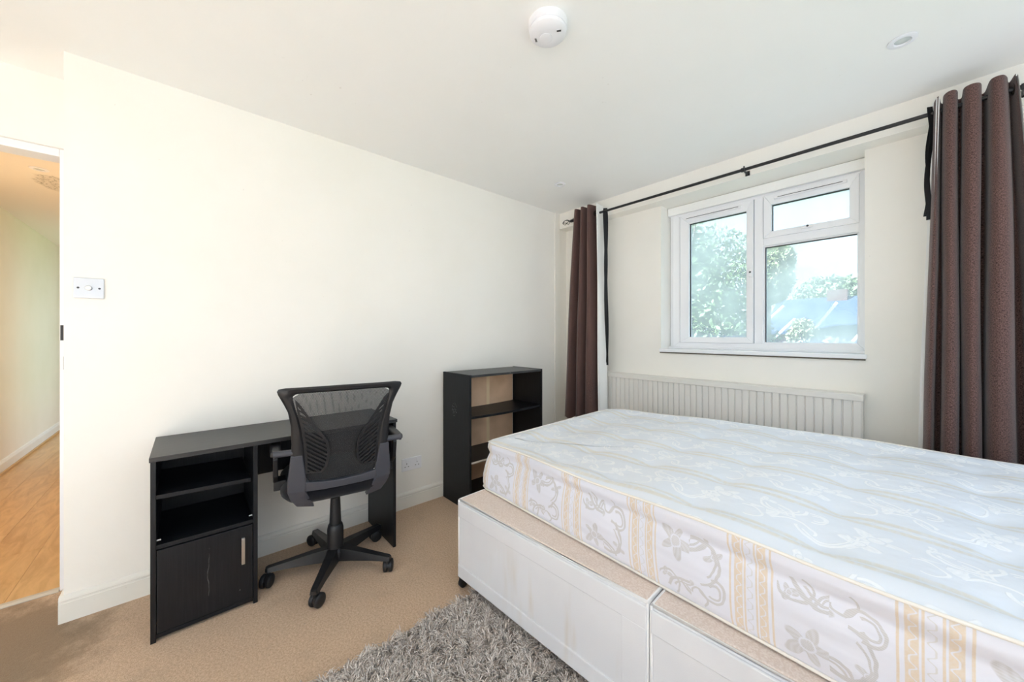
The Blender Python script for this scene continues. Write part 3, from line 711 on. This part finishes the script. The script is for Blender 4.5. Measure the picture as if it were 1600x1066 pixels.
bm = bmesh.new(); uvl = bm.loops.layers.uv.new('UVMap'); V = [[bm.verts.new(sidept(i, f, o)-O3) for i in range(NP)] for f, o in prof]
for r_ in range(len(prof)-1):
    for i in range(NP):
        j = (i+1) % NP; fc = bm.faces.new([V[r_][i], V[r_][j], V[r_+1][j], V[r_+1][i]]); fc.smooth = True
        for lp, (ii, rr) in zip(fc.loops, ((i, r_), (i+1, r_), (i+1, r_+1), (i, r_+1))): lp[uvl].uv = (arc[ii], prof[rr][0]*.24)
bm.faces.new(V[0][::-1])
me = bpy.data.meshes.new('side_border'); bm.to_mesh(me); bm.free(); obj('side_border', me, M_mside, mt)
bm = bmesh.new(); uvl = bm.loops.layers.uv.new('UVMap'); K = 44; rows = []
for k in range(K):
    t = k/(K); row = []
    for i in range(NP):
        e = sidept(i, 1.0, -.004); e2 = Vector((e.x, e.y))
        p = CEN.lerp(e2, 1-t); kk = min(1, t*K/5)
        z = e.z*(1-kk)+zdet(p.x, p.y, t)*kk+(.010*math.sin(PI*min(1, t*K/6)) if t*K < 6 else 0)
        row.append(bm.verts.new(Vector((p.x, p.y, z))-O3))
    rows.append(row)
cv = bm.verts.new(Vector((CEN.x, CEN.y, zdet(CEN.x, CEN.y, 1)))-O3)
def uvt(v): return (v.co.x+1.8, v.co.y+1.7-1.115-.02*math.sin(2.2*(v.co.x+1.8)))
for a, b in zip(rows, rows[1:]):
    for i in range(NP):
        j = (i+1) % NP; fc = bm.faces.new([a[i], a[j], b[j], b[i]]); fc.smooth = True
        for lp in fc.loops: lp[uvl].uv = uvt(lp.vert)
for i in range(NP):
    fc = bm.faces.new([rows[-1][i], rows[-1][(i+1) % NP], cv]); fc.smooth = True
    for lp in fc.loops: lp[uvl].uv = uvt(lp.vert)
me = bpy.data.meshes.new('top_panel'); bm.to_mesh(me); bm.free(); obj('top_panel', me, M_mtop, mt)
for f, o_, nm in ((1.0, .001, 'top_piping'), (.03, .004, 'bottom_piping')):
    m = MB(); m.tube([sidept(i, f, o_)-O3 for i in range(0, NP, 2)], .0042, 8, closed=True); m.build(nm, M_piping, mt, smooth=True)

# ------------------------------------------------------------------ rug
rg = thing('shag_rug', 'grey shaggy rug partly under the bed', 'rug', (1.65, .22, 0))
RX0, RX1, RY0, RY1 = 1.0, 2.3, -.75, 1.02
M_rugb = Mat('rug_backing', (.34, .30, .27), .95)
bx('backing', M_rugb, rg, RX0-1.65, RX1-1.65, RY0-.22, RY1-.22, .001, .010)
M_pile = Mat('grey_shag_pile', rough=.75, spec=.2); g_ = M_pile.node('ShaderNodeNewGeometry'); rr = N(M_pile.nt, g_.outputs['Random Per Island'])
M_pile.color(M_pile.mix(rr.step(.15, .95), (.40, .345, .305), (.78, .72, .675)))
n = 85000; px_ = RX0+(RX1-RX0)*rng.random(n); py_ = RY0+(RY1-RY0)*rng.random(n)
keep = (py_ > -.25); px_ = px_[keep]; py_ = py_[keep]; n = len(px_)
cell = np.floor(px_*38)*131+np.floor(py_*38)*17
ang = (np.sin(cell)*43758.5 % 1)*2*PI+rng.normal(size=n)*.7; ln = .020+.016*rng.random(n); w = .0011+.0009*rng.random(n)
B0 = np.stack([px_-1.65, py_-.22, np.full(n, .008)], 1); D = np.stack([np.cos(ang), np.sin(ang), np.zeros(n)], 1); T = np.stack([-np.sin(ang), np.cos(ang), np.zeros(n)], 1)*w[:, None]
hgt = (.016+.012*rng.random(n))[:, None]*np.array([0, 0, 1]); lean = D*ln[:, None]
P1 = B0+hgt*.65+lean*.30; P2 = B0+hgt*1.0+lean*.75; P3 = B0+hgt*.92+lean*1.1
VV = np.stack([B0-T, B0+T, P1-T, P1+T, P2-T*.8, P2+T*.8, P3], 1).reshape(-1, 3); bse = np.arange(n)[:, None]*7
F = np.concatenate([bse+np.array([0, 1, 3, 2]), bse+np.array([2, 3, 5, 4])]).tolist()+(bse+np.array([4, 5, 6])).tolist()
me = bpy.data.meshes.new('pile'); me.from_pydata(VV.tolist(), [], F); o = obj('pile', me, M_pile, rg); o['kind'] = 'stuff'

# ------------------------------------------------------------------ radiator cover
RCX0, RCX1, RCY = .50, 2.132, 2.705
rc = thing('radiator_cover', 'white beadboard radiator cover beneath the window', 'radiator cover', ((RCX0+RCX1)/2, 2.75, 0))
cxr = (RCX0+RCX1)/2
bx('top_rail', M_cover, rc, RCX0-cxr, RCX1-cxr+.004, RCY-.006-2.75, .05, .822, .857, .003)
bx('carcass', M_cover, rc, RCX0-cxr, RCX1-cxr, RCY+.010-2.75, .05, 0, .822)
nb_ = 40; bw = (RCX1-RCX0)/nb_
bme = MB(); bme.loft([[(-bw/2+.0022, -.002, z_), (-bw/2+.005, -.0065, z_), (bw/2-.005, -.0065, z_), (bw/2-.0022, -.002, z_), (bw/2-.0022, .003, z_), (-bw/2+.0022, .003, z_)] for z_ in (.0, .822)]); bme = bme.mesh('board'); bme.materials.append(M_cover.m)
for i in range(nb_): obj('board', bme, None, rc, (RCX0-cxr+bw*(i+.5), RCY+.008-2.75, 0))

# ------------------------------------------------------------------ curtain rod, curtains, straps
RY, RZ = 2.60, 2.214
rod = thing('curtain_rod', 'black metal curtain pole with open cage finials', 'curtain pole', (1.45, RY, RZ))
m = MB(); m.tube([(.235-1.45, 0, 0), (2.655-1.45, 0, 0)], .0095, 16); m.build('pole', M_blackmetal, rod, smooth=40)
for (xe, d) in ((.235, -1), (2.655, 1)):
    fin = bpy.data.objects.new('finial', None); COL.objects.link(fin); fin.parent = rod; fin.location = (xe-1.45, 0, 0)
    m = MB(); m.tube([(0, 0, 0), (d*.012, 0, 0), (d*.014, 0, 0), (d*.022, 0, 0)], [.013, .013, .008, .008], 14); m.build('collar', M_blackmetal, fin, smooth=40)
    for k in range(4):
        pts = []
        for j in range(15):
            t = j/14; r_ = .003+.021*math.sin(PI*t)**.9; a = k*PI/2+t*2.2; pts.append((d*(.022+.085*t), r_*math.cos(a), r_*math.sin(a)))
        m = MB(); m.tube(pts, .0028, 6); m.build('cage_wire', M_blackmetal, fin, smooth=True)
for xb in (.245, 1.60, 2.63):
    m = MB(); m.tube([(xb-1.45, 0, -.002), (xb-1.45, .09, -.002)], .006, 8); m.box(xb-1.45-.012, xb-1.45+.012, .082, .090, -.012, .016)
    m.tube([(xb-1.45-.010, 0, 0), (xb-1.45+.010, 0, 0)], .0135, 14); m.tube([(xb-1.45+.004, 0, .012), (xb-1.45+.004, 0, .022)], .004, 8); m.build('bracket', M_blackmetal, rod)
def curtain(label, top, bot, z1, z0, lining_out, eyelets, n=150, rows=46):
    t = thing('curtain', label, 'curtain', (sum(p[0] for p in bot)/len(bot), RY, z0)); O = Vector(t.location)
    A = catmull(top, n); B = catmull(bot, n); G = []; L = []
    for r_ in range(rows+1):
        f = r_/rows; e = f**.85; z = z1+(z0-z1)*f; row = [a*(1-e)+b*e for a, b in zip(A, B)]
        rl = []; rc_ = []
        for i in range(n):
            tg = row[min(i+1, n-1)]-row[max(i-1, 0)]; tg = tg/(np.linalg.norm(tg)+1e-9); nv = np.array([-tg[1], tg[0]])
            wv_ = .0025*math.sin(8*f+i*.12); p = row[i]+nv*wv_; q = p+nv*.006
            rc_.append(Vector((p[0], p[1], z+(.006*math.sin(i*.5) if r_ == rows else 0)))-O)
            rl.append(Vector((q[0], q[1], z-(0 if r_ else .004)))-O)
        G.append(rc_); L.append(rl)
    def mk(name, P, mat):
        bm = bmesh.new(); uvl = bm.loops.layers.uv.new('UVMap'); V = [[bm.verts.new(p) for p in r] for r in P]; s = [0]
        for i in range(1, n): s.append(s[-1]+float(np.linalg.norm(B[i]-B[i-1])))
        for a in range(len(P)-1):
            for i in range(n-1):
                fc = bm.faces.new([V[a][i], V[a][i+1], V[a+1][i+1], V[a+1][i]]); fc.smooth = True
                for lp, (ii, aa) in zip(fc.loops, ((i, a), (i+1, a), (i+1, a+1), (i, a+1))): lp[uvl].uv = (s[ii], P[aa][0].z)
        me = bpy.data.meshes.new(name); bm.to_mesh(me); bm.free(); return obj(name, me, mat, t)
    mk('face_fabric', G, M_curtain); lo = mk('lining', L, M_lining); lo['label'] = 'white lining fabric'
    # side hem of lining, showing as a pale edge
    for idx in lining_out:
        m = MB(); sg = -1 if idx == 0 else 1
        m.loft([[G[r_][idx]+Vector((0, .001, 0)), G[r_][idx]+Vector((sg*(.005+.013*r_/rows), .002, 0)), G[r_][idx]+Vector((sg*(.005+.013*r_/rows), .005, 0)), L[r_][idx]+Vector((0, .003, 0))] for r_ in range(rows+1)]); m.build('side_hem', M_lining, t, smooth=40)
    for i in eyelets:
        k = int(i*(n-1)); tg = A[min(k+1, n-1)]-A[k-1]; tg = tg/np.linalg.norm(tg); nv = Vector((-tg[1], tg[0], 0)); c_ = Vector((A[k][0], RY, RZ+.002))-O
        tz = Vector((0, 0, 1)); th_ = Vector((tg[0], tg[1], 0)); m = MB()
        m.tube([c_+nv*.003+(th_*math.cos(a)+tz*math.sin(a))*.021 for a in np.linspace(0, 2*PI, 25)[:-1]], .0055, 8, closed=True); m.build('eyelet', Mat('bronze_eyelet', (.06, .045, .035), .35, .8), t, smooth=True)
    return t
F_ = 2.545; Bk = 2.655
topL = [(.300, 2.585), (.305, F_), (.330, F_-.004), (.345, Bk-.04), (.365, Bk-.02), (.378, F_), (.405, F_-.006), (.418, Bk-.03), (.436, Bk-.01), (.450, F_), (.474, F_-.004), (.488, 2.60), (.500, Bk), (.520, Bk+.003), (.528, 2.60), (.534, F_+.005)]
botL = [(.175, 2.585), (.195, F_), (.250, F_-.025), (.280, Bk-.05), (.305, Bk-.04), (.325, F_-.01), (.375, F_-.035), (.400, Bk-.05), (.420, Bk-.03), (.440, F_-.02), (.500, F_-.03), (.520, 2.59), (.550, Bk), (.575, Bk-.005), (.565, 2.60), (.548, F_+.01)]
curtain('short bunched brown curtain hanging nearest the bookcase corner', topL, botL, 2.285, .445, (0, -1), (.9, .79))
F_ = 2.540
topR = [(2.381, 2.60), (2.386, F_+.02), (2.394, F_), (2.401, F_+.03), (2.404, Bk-.03), (2.410, Bk-.02), (2.411, F_+.02), (2.424, F_-.012), (2.440, F_-.010), (2.451, F_+.02), (2.455, Bk-.02), (2.462, Bk-.02), (2.464, F_+.01), (2.480, F_-.014), (2.500, F_-.010), (2.513, F_+.02), (2.517, Bk), (2.531, Bk), (2.536, F_+.01), (2.552, F_-.014), (2.572, F_-.006), (2.584, F_+.03), (2.590, Bk-.03), (2.596, Bk-.03), (2.602, 2.58), (2.604, 2.56)]
botR = [(2.338, 2.60), (2.340, F_+.01), (2.358, F_-.03), (2.374, F_+.00), (2.378, Bk-.05), (2.398, Bk-.05), (2.400, F_), (2.414, F_-.045), (2.438, F_-.045), (2.452, F_), (2.456, Bk-.05), (2.462, Bk-.05), (2.464, F_), (2.480, F_-.05), (2.503, F_-.045), (2.515, F_), (2.518, Bk-.04), (2.526, Bk-.04), (2.528, F_-.01), (2.550, F_-.055), (2.585, F_-.05), (2.612, F_), (2.622, Bk-.03), (2.650, Bk-.02), (2.668, F_), (2.695, F_-.03)]
curtain('long brown curtain with deep folds hanging beside the mattress', topR, botR, 2.262, .06, (0,), (.05, .95))
def strap(label, x, y, z1, z0, w, sway, extra=0):
    t = thing('tieback_strap', label, 'curtain strap', (x, RY, z0)); O = Vector(t.location)
    m = MB(); n = 22
    for side in (-1, 1):
        pts = []
        zl = z0 if side < 0 else z0+.02
        for i in range(n+1):
            f = i/n; z = z1+(zl-z1)*f
            if f < .02: yy = RY+side*.004
            else: yy = RY+side*(.012-.008*min(1, f*3))
            xx = x+sway*f+.006*math.sin(f*9+side)
            wd_ = w*(.75+.35*math.sin(PI*min(1, f*1.6))*1.0); an = .5+.5*math.sin(f*5)
            dx_, dy_ = wd_/2*math.cos(an), wd_/2*math.sin(an)
            pts.append([(xx-dx_, yy-dy_, z), (xx+dx_, yy+dy_, z), (xx+dx_-.0008, yy+dy_+.0016, z), (xx-dx_-.0008, yy-dy_+.0016, z)])
        m.loft([[Vector(p)-O for p in r] for r in pts])
    m.build('ribbon', M_strap, t, smooth=40); return t
strap('long black ribbon strap hanging from the pole by the short curtain', .588, RY, 2.238, .93, .026, .018)
strap('black ribbon strap tucked behind the long curtain', 2.374, RY, 2.248, 1.72, .026, -.012)

# ------------------------------------------------------------------ switch, socket, alarm, downlights
sw = thing('dimmer_switch', 'square brushed steel dimmer switch near the doorway', 'light switch', (0, -.3165, 1.378))
bx('plate', M_plate, sw, 0, .007, -.043, .043, -.043, .043, .002)
m = MB(); m.lathe([(.0105, 0), (.0105, .010), (.009, .013), (.0, .0132)], (.007, 0, 0), 24, Matrix.Rotation(R(90), 4, 'Y')); m.build('dimmer_knob', M_chrome, sw, smooth=40)
for yy in (-.030, .030):
    m = MB(); m.lathe([(.004, 0), (.004, .001), (.0, .0012)], (.0068, yy, 0), 12, Matrix.Rotation(R(90), 4, 'Y')); m.build('screw', M_dark, sw)
so = thing('wall_socket', 'white double wall socket between desk and bookcase', 'socket', (0, 1.1525, .292))
bx('plate', M_white, so, 0, .009, -.073, .073, -.043, .043, .003)
for yy in (-.038, .038):
    bx('rocker', M_white, so, .009, .012, yy-.006+.0, yy+.006, .014, .034, .001)
    m = MB(); m.box(.009, .0094, yy-.002, yy+.002, .002, .010); m.box(.009, .0094, yy-.0155, yy-.0085, -.016, -.012); m.box(.009, .0094, yy+.0085, yy+.0155, -.016, -.012); m.build('pin_slots', M_dark, so)
al = thing('smoke_alarm', 'round white smoke alarm on the ceiling', 'smoke alarm', (1.415, 1.008, H), 0)
m = MB(); m.lathe([(.072, -.0), (.072, -.022), (.069, -.026)], n=40); m.build('base', M_alarm, al, smooth=40)
m = MB(); m.lathe([(.066, -.024), (.066, -.029), (.069, -.031), (.068, -.040), (.060, -.047), (.03, -.049), (.0, -.049)], n=40); m.build('cover', M_alarm, al, smooth=40)
m = MB(); m.lathe([(.024, -.047), (.024, -.0505), (.020, -.0515), (.0, -.0515)], (-.012, .002, 0), 28); m.build('test_button', M_alarm, al, smooth=40)
for (dx_, dy_, rz) in ((.044, .012, 40), (-.045, -.020, -60)):
    m = MB(); Mx = Matrix.Translation((dx_, dy_, 0)) @ Matrix.Rotation(R(rz), 4, 'Z'); m.box(-.008, .008, -.0012, .0012, -.0496, -.0470, Mx); m.box(-.008, .008, .0028, .0048, -.0496, -.0470, Mx); m.build('vent_slot', M_dark, al)
def downlight(label, loc, mat):
    t = thing('downlight', label, 'downlight', loc, group=None)
    m = MB(); m.lathe([(.043, -.001), (.043, -.004), (.036, -.007), (.026, -.006), (.024, -.002), (.024, .0)], n=36); m.build('trim_ring', mat, t, smooth=40)
    m = MB(); m.lathe([(.0245, -.0005), (.020, -.003), (.0, -.0038)], n=30); m.build('lamp_face', M_lamp, t, smooth=40); return t
downlight('recessed ceiling downlight above the long curtain', (2.294, 2.12, H), M_alarm)
downlight('recessed ceiling downlight near the short curtain corner', (.477, 2.157, H), M_alarm)
hl = downlight('recessed downlight in the hall ceiling beyond the doorway', (-1.50, -.735, 2.27), M_alarm)
sp = bpy.data.lights.new('hall_lamp', 'SPOT'); sp.energy = 13; sp.color = (1, .76, .48); sp.spot_size = R(165); sp.spot_blend = .6; sp.shadow_soft_size = .03
so_ = bpy.data.objects.new('hall_lamp', sp); COL.objects.link(so_); so_.location = (-1.50, -.735, 2.255)
